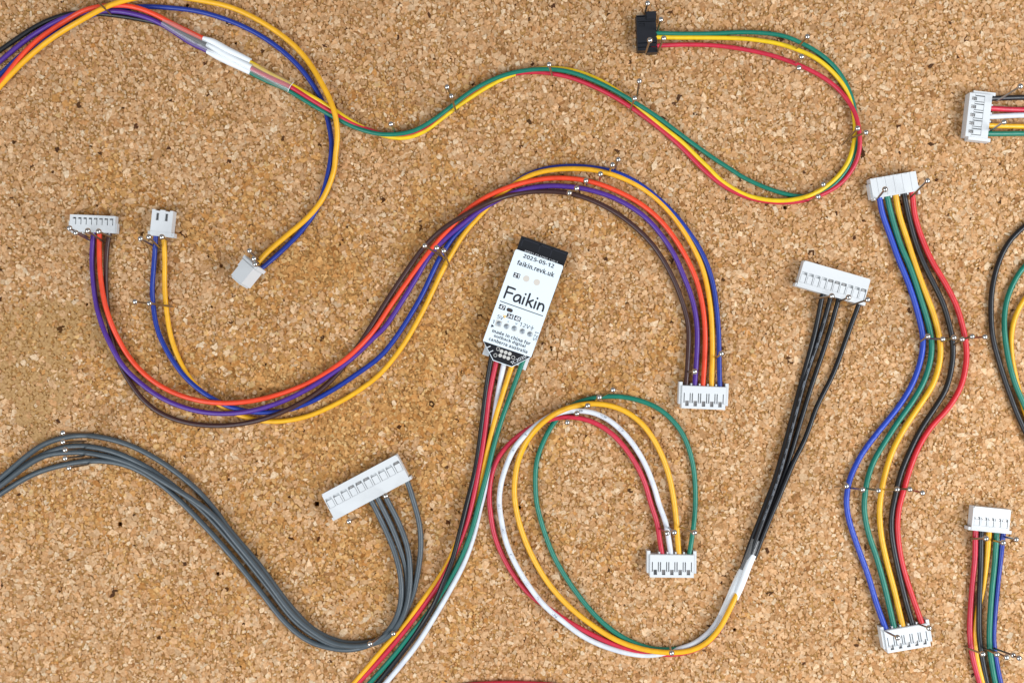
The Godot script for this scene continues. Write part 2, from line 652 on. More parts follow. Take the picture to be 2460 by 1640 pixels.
# ---------------------------------------------------------------- brown, purple, orange, yellow and blue harness
func long_harness() -> void:
	var t := thing("wiring_harness", "five-wire harness in brown, purple, orange, yellow and blue, swept in one tall arch", "wiring harness")
	wire(t, "brown", [[265, 545, 1.3], [263, 556, 1.3], [256, 598, 0.9], [253.5, 660], [256, 725, 0.8], [264, 796], [279, 854, 0.8], [301, 902], [340, 957], [386, 993, 0.9], [447, 1015], [511, 1022.5, 1.2], [576, 1018.5], [644, 1003, 3.3], [702, 978, 3.8], [754, 947.6, 2.4], [786, 922, 1.6], [825, 880, 1.0], [864, 825, 0.9], [899, 770], [937, 709], [992, 628, 1.4], [1022, 589, 2.4], [1066, 548, 4.2], [1122, 513, 4.6], [1177, 485, 4.6], [1233, 467, 2.6], [1292, 459.5, 1.6], [1370, 464.5, 1.0], [1436, 487], [1492, 519], [1543.5, 561], [1584, 609], [1621, 676], [1645, 742.5, 1.0], [1655, 794], [1653, 861, 1.6], [1649, 915, 2.2], [1647.5, 940, 2.4]])
	wire(t, "purple", [[225, 545, 1.3], [223, 558, 1.3], [221, 590, 1.0], [219.7, 620], [221.4, 660], [229, 725, 1.0], [243.5, 780, 1.8], [266, 831, 2.4], [295, 880, 2.2], [334, 918, 1.0], [379, 951], [431, 975], [489, 990, 1.6], [553, 993, 3.0], [618, 983.5, 3.8], [689, 959, 3.8], [754, 925, 3.6], [812, 886, 2.6], [857, 850.5, 1.4], [900, 808, 0.9], [929.5, 779], [992.5, 680], [1029.5, 617, 1.3], [1066.5, 576, 2.4], [1107, 541, 2.9], [1151.5, 506, 2.9], [1196, 480, 2.6], [1233, 462], [1277, 450.5], [1329, 446, 1.6], [1392, 451, 1.0], [1455, 467], [1506.5, 491], [1551, 522], [1588, 563], [1621, 613], [1643.5, 665], [1662, 713, 1.0], [1673, 765], [1675.7, 816], [1672, 890, 1.8], [1669.5, 920, 2.3], [1668, 942, 2.4]])
	wire(t, "orange", [[238.5, 545, 1.3], [238, 560, 1.3], [237.6, 605, 1.6], [240, 660, 2.2], [250, 725, 2.5], [266, 776, 2.3], [285.4, 818, 1.5], [311, 860, 1.0], [350, 902], [398.5, 934.5, 1.2], [456.7, 957, 2.9], [521, 967.5, 3.8], [592, 964.5, 3.6], [663.5, 949, 2.4], [738, 921, 3.0], [802, 883, 2.8], [851, 844, 2.4], [899, 792, 1.0], [937, 735], [992.5, 656, 1.0], [1048, 583, 2.2], [1085, 543, 2.9], [1122, 504, 2.8], [1166, 474, 3.4], [1214, 452, 3.6], [1270, 435.5, 2.6], [1336.5, 427, 1.6], [1410.5, 433.6, 1.0], [1477, 456], [1536, 487], [1584, 526], [1621, 572], [1654.5, 628], [1677, 683, 1.0], [1689.7, 742.5], [1694.5, 798], [1693.4, 861, 1.6], [1689.5, 920, 2.3], [1688, 944, 2.4]])
	wire(t, "blue", [[374.5, 556, 2.4], [373.4, 568, 2.2], [371, 605, 1.0], [366.4, 668], [364.5, 692], [367, 731, 1.0], [374, 779.5], [389, 821.6], [414.7, 867], [447, 909, 1.8], [489, 944, 2.3], [528, 967, 2.3], [566.5, 981.5, 2.3], [615, 990, 2.3], [673, 988, 2.2], [738, 968.5, 1.2], [802, 934.5, 0.9], [851, 902], [900, 867.5], [929.5, 838.5], [966.5, 787], [1011, 713, 0.9], [1048, 635], [1066.5, 602, 0.9], [1092, 565], [1129, 531.5, 0.9], [1181, 489], [1214, 459, 0.9], [1257, 425], [1307, 406, 0.9], [1362, 399], [1418, 401.5, 1.0], [1477, 413], [1529, 437], [1577, 472.5], [1621, 515], [1662, 567], [1691.5, 617], [1712, 676, 1.0], [1721, 731], [1726.7, 794], [1728, 850, 1.6], [1729.5, 920, 2.3], [1730, 944, 2.4]])
	wire(t, "yellow", [[392, 560, 2.4], [392.6, 577, 2.0], [395, 617], [394.5, 681, 0.9], [397, 725], [403, 773], [411.4, 815], [427.6, 860, 0.8], [450, 902], [482.5, 938, 0.75], [518, 967], [550, 986, 0.75], [592, 1003], [644, 1012, 0.9], [696, 1009], [754, 994], [818.5, 963.5], [860.5, 938], [900, 909.5], [933, 875.7], [974, 820], [1018, 742.5], [1059, 657, 0.9], [1085, 609, 0.9], [1114.5, 561], [1151.5, 518.5, 1.0], [1181, 487, 1.3], [1214, 457.7, 1.9], [1251, 432, 2.4], [1288, 415.5, 2.5], [1336.5, 406.6, 2.5], [1388, 405], [1436, 409.6, 2.2], [1492, 426, 1.2], [1543.5, 452], [1588, 487], [1628.7, 533.5], [1662, 587], [1688, 642.5, 1.0], [1702.7, 705.5], [1710, 768], [1712, 842, 1.6], [1710, 920, 2.3], [1709, 945, 2.4]])
	latch_housing(t, 1691, 954, 2.4, [true, true, true, true, true])
	# eight-way connector, its wires leaving below
	var r := [[-6.8, -2.55, 6.8, 2.5, 3.6], [-7.2, -2.55, -6.8, 0.4, 3.1], [6.8, -2.55, 7.2, 0.4, 3.1], [-6.8, -2.55, 6.8, -1.9, 3.3]]
	for k in 8:
		var u := (k - 3.5) * 1.58
		r.append([u - 0.62, -0.35, u - 0.38, 1.25, 1.5])
		r.append([u - 0.62, 1.25, u + 0.42, 1.75, 2.0])
		r.append([u + 0.55, -3.0, u + 0.85, -2.55, 2.6])
	var o := housing(t, "connector_housing", r, mats["nylon"], 221, 537, 182.4, 3.6)
	for k in 4:
		contact(o, (k - 3.5) * 1.58, 1.5, 0.5, 0.42, 2.0, 3.2, mats["tin"])
	# two-way connector
	r = [[-3.95, -3.9, 3.95, -2.6, 4.0], [-3.15, -3.9, 3.15, 3.6, 4.8], [-3.15, 3.6, -2.2, 3.95, 4.8], [-0.75, 3.6, 0.75, 3.95, 4.8], [2.2, 3.6, 3.15, 3.95, 4.8], [-1.75, 0.75, -0.85, 2.95, 2.2], [0.95, 0.75, 1.85, 2.95, 2.2], [-3.15, -2.62, 3.15, -2.5, 4.7]]
	o = housing(t, "connector_housing", r, mats["nylon"], 387, 536, 186.0, 4.8)
	for u in [-1.3, 1.4]:
		part("contact", relief([[u - 0.34, 0.85, u + 0.34, 2.85, 2.9]], 2.2), mats["tin"], o)

# ---------------------------------------------------------------- spliced harness at the top
func spliced_harness() -> void:
	var t := thing("wiring_harness", "harness splicing purple, orange and black leads to green, yellow and crimson ending in black plug", "wiring harness")
	wire(t, "black", [[-60, 160], [0, 120], [45, 89], [89, 61, 0.9], [127.5, 44], [166, 33, 0.9], [215, 31], [272, 36, 0.9], [331, 45], [390, 58, 1.0], [436, 77, 1.2], [489, 105, 1.2], [520, 117, 1.2]])
	wire(t, "purple", [[-60, 198], [0, 146], [64, 94, 1.2], [127.5, 54.5, 2.2], [178.6, 33.5, 2.4], [223, 28, 2.4], [275, 26, 2.3], [331, 35.5, 2.2], [376.5, 52, 1.6], [420, 78, 1.0], [453, 101, 1.0], [492, 119, 1.0], [520, 133, 1.0]])
	wire(t, "orange", [[-50, 250, 2.3], [5, 191, 2.3], [39.5, 146.5], [76.5, 106.5], [108, 81.5, 2.3], [140, 60, 2.3], [166, 44, 2.6], [193, 28, 3.8], [227, 17, 3.9], [286, 12, 3.4], [331, 19, 3.2], [376.5, 36.6, 2.8], [418, 59, 2.0], [481, 89, 1.6], [520, 106, 1.6]])
	wire(t, "yellow", [[-50, 268, 1.6], [2, 203, 2.0], [64, 140, 2.4], [127.5, 89, 3.6], [191, 50, 5.2], [255, 15.5, 5.4], [296, 1.5, 5.0], [345, -9, 4.0], [394, -11, 2.8], [440, -6, 2.0], [488, 2, 1.4], [544, 14, 1.0], [592.7, 33.5], [645, 63], [697, 101], [739, 146, 1.2], [777.5, 209, 3.0], [802, 265, 3.9], [810.5, 321, 3.0], [805, 376.5, 1.6], [802, 410, 1.6], [777.5, 473, 1.6], [739, 522, 1.6], [690, 564, 1.8], [645, 602, 2.4], [624, 624, 3.0], [608, 643, 3.2]], 0.80)
	wire(t, "blue", [[-60, 240, 0.75], [0, 179, 0.75], [60, 124], [127, 83, 0.75], [195, 46], [262, 24, 0.8], [335, 16], [394, 17.4, 0.8], [470.7, 26], [544, 47], [610, 76.5], [669, 115], [718, 160], [753, 205.7, 0.8], [777.5, 251, 0.8], [791, 307, 0.8], [796.6, 348.6], [791, 401], [780, 448], [763.5, 497.5], [725, 553], [680, 598.7, 1.0], [645, 630, 2.0], [624, 647, 2.8], [610, 660, 3.2]])
	wire(t, "lemon_yellow", [[590, 143, 1.6], [602, 150, 1.6], [650, 178, 1.4], [704, 206, 1.2], [749, 232, 2.2], [800, 262, 2.3], [853, 297, 1.4], [905, 320, 0.75], [943, 330, 0.75], [978.6, 330.5], [1021, 314.5], [1064, 282, 0.75], [1103.6, 252], [1139, 228], [1186, 199.5, 0.75], [1228.6, 180], [1280, 167, 0.75], [1320, 163], [1360, 166, 0.75], [1407, 178], [1461, 203.6, 0.75], [1521, 246], [1586, 300], [1639, 341], [1675, 376.5], [1709.7, 410], [1730.6, 432], [1779.5, 462.8, 0.9], [1825, 477], [1877, 482, 1.4], [1929, 475, 2.3], [1971, 457.5, 2.3], [2006, 431], [2027, 407, 1.0], [2041, 383.5], [2049.6, 355.6], [2055, 324, 0.9], [2053, 278], [2041, 230, 0.9], [2023.5, 198.7], [1995.6, 167], [1961, 139.5], [1919, 120], [1866.6, 103.5], [1797, 93.4], [1727, 90.5, 1.0], [1640, 90, 1.6], [1590, 89.5, 2.4], [1565, 89, 2.6]], 0.66)
	wire(t, "crimson", [[590, 157, 1.8], [606, 166, 1.8], [650, 187, 1.8], [697, 208, 1.6], [749.6, 240.6, 2.4], [802, 272, 2.4], [846, 296, 1.6], [886, 312, 1.0], [925, 324, 0.75], [953.6, 326, 0.75], [985.7, 322.5], [1028.6, 306], [1071, 271, 0.75], [1105, 242], [1139, 218], [1180, 196, 0.75], [1228, 179, 0.75], [1282, 172.5], [1335.7, 178], [1378.6, 188.5], [1425, 207], [1478.6, 234, 0.75], [1532, 268.5], [1586, 309], [1636, 352], [1685, 402], [1727, 438], [1772.5, 464.5], [1821, 480, 0.75], [1884, 486.5], [1940, 479.5, 0.9], [1988.6, 461], [2023.5, 438], [2046, 410, 1.0], [2060, 383, 1.6], [2067, 352, 2.4], [2065, 314, 2.6], [2056.6, 275, 2.4], [2037, 240.6, 1.5], [2009.6, 209, 0.9], [1971, 181], [1926, 158.6], [1877, 139.5], [1825, 125.5], [1762, 114], [1703, 108, 1.0], [1640, 107, 1.6], [1590, 109, 2.4], [1565, 110, 2.6]], 0.66)
	wire(t, "green", [[590, 167, 1.1], [603, 176, 1.1], [650, 199, 1.0], [691, 216, 1.0], [749.6, 252, 2.2], [798, 279, 2.3], [814, 287.5, 2.2], [853.6, 306.5, 1.6], [907, 321.5, 2.1], [953.6, 322, 2.2], [996, 313.5], [1043, 286.5, 2.2], [1086, 253.6], [1128.6, 221], [1175, 194.6, 2.2], [1221, 177], [1271, 167.5, 2.2], [1318, 166], [1364, 171], [1414, 187.5, 2.0], [1468, 212.5], [1521, 243, 1.9], [1578.6, 280, 1.4], [1636, 323, 0.9], [1675, 352], [1720, 383.5], [1758.5, 408], [1790, 428], [1849, 454], [1901.5, 469, 0.7], [1936, 472], [1971, 465], [2002.6, 445, 0.7], [2030, 414], [2046, 387, 0.7], [2056, 355, 0.75], [2060, 318, 0.75], [2057, 279], [2048, 237], [2030.5, 195, 0.9], [2006, 160], [1971, 129], [1929, 104.6], [1884, 86], [1835, 79], [1782, 77], [1709.7, 80.5, 1.0], [1640, 81, 1.6], [1590, 79.5, 2.4], [1565, 79, 2.6]], 0.66)
	# white shrink sleeves over the three joints, then the clear tube over all of it
	sleeve(t, "splice_sleeve", mats["shrink_white"], [[487, 92, 1.7], [512, 101, 1.7], [545, 120, 1.8], [575, 134, 1.7], [601, 147, 1.6]], [0.7, 1.0, 1.08, 1.06, 0.95, 0.88], 1.0, true, "white shrink sleeve joining orange to yellow")
	sleeve(t, "splice_sleeve", mats["shrink_white"], [[496, 107, 1.9], [520, 119, 2.0], [550, 136, 2.1], [603, 162, 2.0]], [0.6, 0.92, 0.95, 0.9, 0.88], 1.0, true, "white shrink sleeve joining black to crimson")
	sleeve(t, "splice_sleeve", mats["shrink_white"], [[497, 123, 1.2], [520, 134, 1.3], [550, 148, 1.3], [601, 173, 1.2]], [0.7, 1.05, 1.12, 1.0, 0.9], 1.0, true, "white shrink sleeve joining purple to green")
	sleeve(t, "clear_sleeve", mats["clear_tube"], [[391, 51, 2.3], [430, 74, 2.2], [468, 95, 1.9], [485, 103, 1.4], [545, 134, 1.4], [600, 160, 1.5], [650, 186, 1.6], [698, 210, 1.6]], [1.35, 1.6, 1.75, 1.75, 1.65, 1.6, 1.65], 0.68, false, "clear heat-shrink tube over the three joints")
	sleeve(t, "sleeve_rim", mats["ink_white"], [[704.5, 197.5, 1.9], [700, 202, 2.9], [694, 212, 3.05], [691, 220, 2.2]], [0.09], 1.0, true)
	# black plug
	var o := housing(t, "black_plug", [[-3.0, -5.2, 2.85, 5.3, 4.6], [-0.05, -6.2, 2.95, -3.85, 5.0], [-0.1, 5.3, 2.95, 5.95, 4.4], [-2.8, -5.0, -0.3, -4.72, 3.6], [-2.7, 2.95, 2.75, 3.2, 3.8], [-2.9, 4.2, 2.7, 4.42, 3.9], [-2.6, -3.4, 2.85, -3.2, 3.9], [-2.4, -2.9, -0.6, -1.9, 4.2], [2.7, -2.4, 2.95, 5.2, 4.2]], mats["black_plastic"], 1554.5, 78, -2.5, 4.6)
	part("latch_tab", relief([[0.15, -6.0, 2.75, -4.0, 5.2]], 4.9), mats["black_plastic"], o)
	# two-way connector lying on its edge
	var two := part("connector_housing", relief([[-3.3, -3.8, 3.3, -2.7, 4.5], [-2.65, -3.8, 2.65, 3.2, 4.9], [-1.7, 3.2, 2.0, 3.75, 4.7], [-2.65, -2.75, 2.65, -2.55, 4.6], [-2.65, -3.8, 2.65, -3.5, 4.2], [-2.65, -0.2, -2.2, 3.4, 4.3], [-2.85, -2.2, -2.65, 2.6, 2.9], [-2.85, 0.4, -2.65, 2.9, 1.6]]), mats["nylon"], t)
	var q := at(590, 664, 5.0)
	two.transform = Transform3D(Basis(Vector3.BACK, -deg_to_rad(39)) * Basis(Vector3.UP, -deg_to_rad(24)), Vector3(q.x + 0.0009, q.y + 0.0005, 0.0019))

# ---------------------------------------------------------------- harness with four black tails
func black_tail_harness() -> void:
	var t := thing("wiring_harness", "looped crimson, white, yellow and green harness spliced to four straight black wires", "wiring harness")
	wire(t, "green", [[1655, 1345, 2.4], [1656.5, 1331, 2.4], [1665, 1276, 1.6], [1669.6, 1235, 1.0], [1671, 1201], [1669.6, 1148.6], [1661, 1096], [1640, 1041], [1607, 1000], [1568, 973], [1514, 955.5], [1471, 951.5], [1428.6, 955, 0.9], [1389, 966, 0.8], [1357, 986, 0.8], [1328.6, 1018, 0.8], [1307, 1057], [1291, 1100], [1286, 1143], [1287.5, 1193], [1291, 1218], [1307, 1275], [1332, 1339], [1371, 1403.6], [1421, 1468], [1471, 1514], [1521, 1543, 0.8], [1568, 1558], [1607, 1560, 0.8], [1650, 1555, 0.8], [1690, 1539, 0.9], [1720, 1512, 1.0], [1740, 1475, 1.0], [1760, 1430, 1.0], [1783, 1365, 1.0]])
	wire(t, "crimson", [[1593, 1345, 2.4], [1591, 1331, 2.4], [1583.6, 1288, 1.6], [1579, 1255, 1.0], [1560.7, 1200], [1553.6, 1171], [1532, 1121], [1496, 1068], [1453.6, 1028.5, 1.0], [1407, 1007], [1364, 1001, 1.8], [1321, 1007, 2.3], [1271, 1029, 2.2], [1228.6, 1061, 1.0], [1196, 1100, 0.8], [1180, 1143], [1175, 1193], [1177, 1221], [1186, 1278.6], [1207, 1334, 0.75], [1239, 1388, 0.75], [1275, 1430, 0.75], [1311, 1456], [1371, 1496], [1443, 1534], [1500, 1556], [1543, 1567, 0.75], [1600, 1572], [1650, 1567, 0.8], [1690, 1551, 0.9], [1722, 1522, 1.0], [1745, 1482, 1.0], [1765, 1432, 1.0], [1790, 1365, 1.0]])
	var white := wire(t, "white", [[1613, 1345, 2.4], [1612, 1329, 2.4], [1605.6, 1288, 1.6], [1600, 1255], [1582, 1207, 1.2], [1575, 1178.6], [1550, 1114], [1514, 1057, 1.2], [1471, 1014], [1428.6, 991.5, 1.8], [1389, 986, 2.6], [1350, 989, 3.0], [1311, 1005, 3.6], [1271, 1036, 3.7], [1239, 1071, 2.6], [1218, 1114, 1.4], [1203.6, 1161, 1.2], [1199, 1207, 1.2], [1203.6, 1243, 1.4], [1214, 1296, 2.0], [1236, 1350, 2.4], [1268, 1403.6, 2.4], [1307, 1453.6, 2.0], [1357, 1496, 1.4], [1407, 1532, 1.0], [1468, 1558, 0.9], [1521, 1571, 0.9], [1561, 1574, 0.9], [1607, 1567, 0.9], [1639, 1555.5, 1.2], [1661, 1549, 1.3], [1692, 1529, 1.3], [1717, 1503, 1.4], [1733, 1475, 1.4], [1750, 1440, 1.4], [1778, 1374, 1.4]], 0.80)
	wire(t, "yellow", [[1632, 1345, 2.4], [1631, 1328, 2.4], [1626, 1260, 1.2], [1621, 1211], [1618, 1193], [1607, 1139], [1582, 1075], [1546, 1021], [1500, 986, 1.2], [1453.6, 971.5, 2.0], [1411, 969.5, 2.4], [1368, 978.5, 3.2], [1328.6, 996, 4.9], [1289, 1028.6, 4.9], [1261, 1068, 2.6], [1243, 1114, 1.0], [1236, 1164], [1237.5, 1207], [1250, 1264], [1275, 1328.6], [1314, 1396], [1364, 1453.6], [1421, 1500, 1.0], [1478.6, 1536, 1.4], [1536, 1557, 2.2], [1586, 1566, 2.5], [1636, 1566.5, 2.5], [1675, 1557, 2.6], [1706, 1537, 3.2], [1730.6, 1507, 3.6], [1748, 1475, 3.6], [1764, 1441, 3.3], [1776, 1415, 2.4], [1790, 1385, 1.9]], 0.80)
	latch_housing(t, 1614.5, 1358.5, 0.6, [false, true, true, true, true])
	var b := []
	for w in [[[1979, 700, 2.4], [1974.7, 716, 2.2], [1957, 804, 1.0], [1922, 932, 0.9], [1894.5, 1037, 0.9], [1863, 1148.5, 1.2], [1842, 1204, 1.5], [1824, 1252, 1.6], [1805, 1300, 1.5], [1779, 1377, 1.4]], [[2000, 700, 2.4], [1995.5, 716, 2.2], [1969.5, 808, 1.0], [1936, 904.6, 1.2], [1908, 1009, 2.2], [1878, 1121, 2.7], [1855, 1190, 2.8], [1833, 1250, 2.6], [1815, 1300, 2.4], [1800, 1345, 2.2]], [[2020, 703, 2.4], [2015, 719, 2.2], [1990, 808, 0.9], [1954, 915, 0.9], [1927, 1002, 0.8], [1893, 1114, 0.8], [1864, 1194, 0.8], [1840, 1252, 0.9], [1822, 1300, 1.0], [1806, 1345, 1.2]], [[2069, 718, 2.4], [2063.6, 732, 2.2], [2037, 804, 0.9], [2002.5, 897.5], [1964, 974], [1936, 1051, 1.0], [1905, 1114, 1.6], [1873.6, 1190.5, 1.8], [1850, 1246, 1.8], [1829, 1298, 1.8], [1812, 1342, 1.8]]]:
		b.append(wire(t, "black", w, 0.75))
	for k in 24:
		var y := 770.0 + k * 21.0 + 6.0 * sin(k * 2.1)
		print_on(t, b[1], 1979 - (y - 770) * 0.262, y, ["24AWG", "1007", "VW-1", "80C"][k % 4], 1.7, mats["ink_grey"], 0.75)
	for w in [[1200, 1229, "300V"], [1209, 1283, "AWM"], [1230, 1341, "FTT"], [1257, 1391, "XING"], [1287, 1433, "JIA"], [1323, 1469, "XIAN"], [1202, 1176, "80C"], [1211, 1133, "V"], [1238, 1073, "AWM"], [1270, 1038, "1-A"]]:
		print_on(t, white, w[0], w[1], w[2], 1.05 * String(w[2]).length(), mats["ink_grey"], 0.74, w[1] < 1200)
	for w in [[1381, 986, "D-SB"], [1440, 995, "DRVSB"], [1487, 1028, "2007"], [1524, 1070, "VW-1"]]:
		print_on(t, white, w[0], w[1], w[2], 1.05 * String(w[2]).length(), mats["ink_grey"], 0.74, true)
	# joints
	sleeve(t, "splice_sleeve", mats["shrink_white"], [[1782, 1368, 1.6], [1768, 1400, 1.7], [1752, 1438, 1.7], [1732, 1478, 1.5]], [0.8, 1.02, 1.1, 1.0, 0.88], 1.0, true, "long white shrink sleeve beside the yellow wire")
	sleeve(t, "splice_sleeve", mats["shrink_white"], [[1810, 1333, 2.3], [1797, 1362, 2.6], [1782, 1402, 2.8], [1767, 1438, 2.6]], [0.95, 1.08, 1.12, 1.05, 0.9], 1.0, true, "white shrink sleeve where the yellow wire begins")
	sleeve(t, "clear_sleeve", mats["clear_tube"], [[1816, 1296, 1.8], [1804, 1330, 1.8], [1790, 1368, 2.0], [1768, 1416, 2.0], [1746, 1466, 2.0], [1725, 1512, 1.9]], [1.4, 1.5, 1.65, 1.6, 1.5, 1.4], 0.8, false, "clear heat-shrink tube over the joints")
	window_housing(t, 10, 2.03, 20.6, 8.0, 4.6, -2.5, -0.1, 0.55, 2004, 679, 196.0, [0, 3, 4, 5])

# ---------------------------------------------------------------- grey harness
func grey_harness() -> void:
	var t := thing("wiring_harness", "slate grey wires in an S-curve from the ten-way white connector", "wiring harness")
	wire(t, "grey", [[888, 1196, 2.4], [895.7, 1210, 2.2], [921, 1262, 1.2], [946, 1321, 1.6], [961, 1378.6, 2.4], [964, 1428.6, 2.6], [957, 1471, 2.8], [939, 1507, 3.0], [911, 1536, 3.2], [880, 1552, 2.6], [828, 1561, 1.0], [749, 1543], [686, 1496], [623, 1418], [552, 1331], [473, 1244.5], [394, 1169.6], [315.5, 1122], [236.6, 1106.5], [158, 1115], [79, 1139], [0, 1186], [-60, 1232]], 0.82)
	wire(t, "grey", [[903, 1188, 2.4], [910, 1203, 2.2], [939, 1261, 1.0], [961, 1318], [975, 1370, 0.9], [976, 1421], [967, 1468, 1.2], [946, 1505, 1.2], [915, 1536, 1.4], [885, 1547, 1.2], [845, 1553, 1.0], [789, 1545], [710, 1493, 1.0], [639, 1404], [568, 1317], [489, 1229, 1.2], [394, 1150], [315.5, 1102.5], [236.6, 1076], [158, 1073], [79, 1104], [0, 1160], [-60, 1206]], 0.82)
	wire(t, "grey", [[923, 1184, 2.4], [928.4, 1198, 2.2], [957, 1253.6, 1.0], [978.6, 1314], [985, 1371], [983, 1421, 2.0], [972, 1471, 2.8], [953, 1505, 3.0], [924, 1535, 3.0], [888, 1548, 2.6], [840, 1552, 2.6], [785, 1538, 2.7], [708, 1481, 2.8], [640, 1393, 2.9], [570, 1307, 2.8], [500, 1228, 2.8], [394, 1158, 2.4], [315.5, 1114, 1.2], [236.6, 1092, 1.0], [173.5, 1086], [95, 1099, 1.6], [0, 1166, 2.8], [-60, 1212, 2.8]], 0.82)
	wire(t, "grey", [[975, 1149, 2.4], [981, 1163, 2.2], [993, 1203, 1.0], [1007, 1255], [1011, 1307], [1006, 1361], [994, 1421, 1.0], [976, 1464, 1.2], [953, 1505, 1.0], [920, 1533, 0.9], [883, 1543, 0.9], [820, 1542], [749, 1509, 1.0], [686, 1442], [623, 1357], [552, 1274, 0.9], [513, 1221], [465, 1169], [394, 1114, 0.9], [315.5, 1071], [236.6, 1049], [173.5, 1047, 0.9], [94.6, 1072, 1.4], [0, 1148, 2.6], [-60, 1195, 2.6]], 0.82)
	window_housing(t, 10, 2.53, 25.3, 8.6, 5.4, -0.6, 1.7, 0.6, 878, 1170.5, 152.0, [0, 4, 5, 6])

# ---------------------------------------------------------------- circuit module and its cable
func module() -> void:
	var cable := thing("wiring_harness", "black, crimson, white, yellow and green cable running down from the circuit module", "wiring harness")
	wire(cable, "yellow", [[1236, 862, 2.4], [1226, 890, 2.2], [1211, 936, 2.3], [1193, 993, 2.3], [1178.6, 1050, 2.0], [1163, 1121, 1.4], [1146, 1185, 0.9], [1124, 1243, 0.8], [1098, 1300, 0.8], [1080, 1345], [1050, 1394], [1014, 1443], [971, 1500], [921, 1557], [864, 1625], [826, 1668]])
	wire(cable, "crimson", [[1197, 850, 2.4], [1190.5, 876, 2.2], [1175, 950, 1.0], [1166, 1032], [1153.6, 1111, 1.6], [1135, 1203.6, 2.2], [1116, 1271, 2.3], [1083, 1350, 2.2], [1052, 1407, 1.4], [1015, 1458, 0.9], [971, 1515], [925, 1571], [868, 1632], [830, 1672]])
	wire(cable, "white", [[1216, 856, 2.4], [1208.5, 883, 2.2], [1197, 943, 0.9], [1188, 1000, 0.8], [1180, 1060, 0.8], [1174, 1120, 0.8], [1164, 1178.6, 0.8], [1153, 1221], [1139, 1282], [1114, 1353.6], [1078.6, 1421], [1043, 1482], [1000, 1550], [943, 1621], [905, 1664]], 0.80)
	wire(cable, "green", [[1258, 862, 2.4], [1250, 884, 2.2], [1226, 950, 1.6], [1204, 1011, 2.4], [1186, 1071, 2.6], [1168, 1143, 2.6], [1152, 1203.6, 2.4], [1137, 1261, 2.3], [1117, 1318, 2.2], [1093, 1368, 1.6], [1064, 1418, 0.9], [1029, 1471, 0.9], [993, 1515], [943, 1578], [889, 1639], [850, 1680]])
	wire(cable, "black", [[1182, 845, 2.4], [1178, 870, 2.2], [1167.5, 936, 1.0], [1157, 1021], [1143, 1121, 1.2], [1122, 1207, 2.6], [1107, 1268, 3.8], [1087, 1343, 4.0], [1064, 1400, 3.6], [1043, 1450, 2.6], [1012, 1502, 1.4], [971, 1560, 0.9], [914, 1632, 0.9], [878, 1672]])
	housing(cable, "connector_housing", [[-6.9, -2.6, 6.9, 2.6, 3.2], [-6.9, 2.6, -4.9, 3.1, 2.6], [5.2, 2.6, 6.9, 3.3, 2.8]], mats["nylon"], 1219, 846, 19.5, 3.2)

	var zb := 4.9
	var o := thing("circuit_module", "narrow white printed circuit board with black antenna end, standing over five wires", "circuit board", at(1253, 565, zb) * Vector3(1, 1, 0))
	o.basis = Basis(Vector3.BACK, -deg_to_rad(19.4))
	var k := 0.125 * (EYE - zb * MM) / EYE
	# black radio board that looks out at the top, with its metal can on the cork
	var radio := part("radio_board", relief([[0.0, 0.0, 120.5 * k, 150 * k, 3.6]], 2.7), mats["board_black"], o)
	part("shield_can", relief([[1.2, 4.6, 13.6, 17.0, 2.7]], 0.0), mats["tin"], radio)
	for q in [[6, 5, 46, 24], [50, 5, 76, 24], [80, 5, 116, 24]]:
		for s in [[q[0], q[1], q[2], q[1] + 2.2], [q[0], q[1], q[0] + 2.2, q[3]]]:
			part("antenna_trace", relief([[s[0] * k, s[1] * k, s[2] * k, s[3] * k, 3.66]], 3.55), plain("trace_black", rgb(36, 38, 46), 0.3), radio)
	letters(radio, "ESP32-S3-MINI-1 V0.1", 61.5 * k, 33.5 * k, 83 * k, 7.5 * k, 3.61, mats["ink_white"])
	# the main board
	var outline := PackedVector2Array()
	for p in round_rect(-2.6 * k, 35.5 * k, 120.0 * k, 200 * k, 5 * k):
		if p.y < 60 * k:
			outline.append(p)
	var left := outline.duplicate()
	outline = PackedVector2Array()
	# clockwise from the top right
	for p in left:
		if p.x > 60 * k:
			outline.append(p)
	for q in [[119.0, 268.0], [83.0, 306.5], [34.7, 306.5], [-3.6, 269.0]]:
		outline.append(Vector2(q[0], q[1]) * k)
	for p in left:
		if p.x <= 60 * k:
			outline.append(p)
	var main := part("main_board", plate(outline, 3.75, zb), mats["board_white"], o)
	var z := zb + 0.012
	part("black_end", plate(PackedVector2Array([Vector2(-1.6, 270.2) * k, Vector2(117.0, 268.6) * k, Vector2(82.3, 304.8) * k, Vector2(35.6, 304.8) * k]), zb - 0.1, z), mats["board_black"], main)
	var ink: Material = mats["ink_black"]
	letters(main, "2025-05-12", 59.5 * k, 44.5 * k, 78 * k, 9.6 * k, z, ink, 0.0, true)
	letters(main, "faikin.revk.uk", 59 * k, 64 * k, 94 * k, 12.0 * k, z, ink, 0.0, true)
	for s in [[[10.5, 126.5], [10.0, 155]], [[10.5, 127.5], [20, 127], [28.5, 127.5]], [[10.2, 140.5], [26, 139.5]],
			[[47.5, 140], [42, 137.5], [36, 140], [32.5, 147], [35, 154], [41, 154], [46, 148], [47.5, 140], [48, 148], [49.5, 155]],
			[[56, 139], [56, 155]], [[56.4, 130], [56.6, 130.6]], [[66, 126], [66, 155]], [[78, 138], [66.5, 147.5]], [[70.5, 145], [79.5, 155]],
			[[86, 139], [86, 155]], [[86.4, 130], [86.6, 130.6]], [[94.5, 139], [94.5, 155]], [[94.5, 145], [99, 139.5], [104.5, 140], [107.5, 146], [108, 155]]]:
		var line := PackedVector3Array()
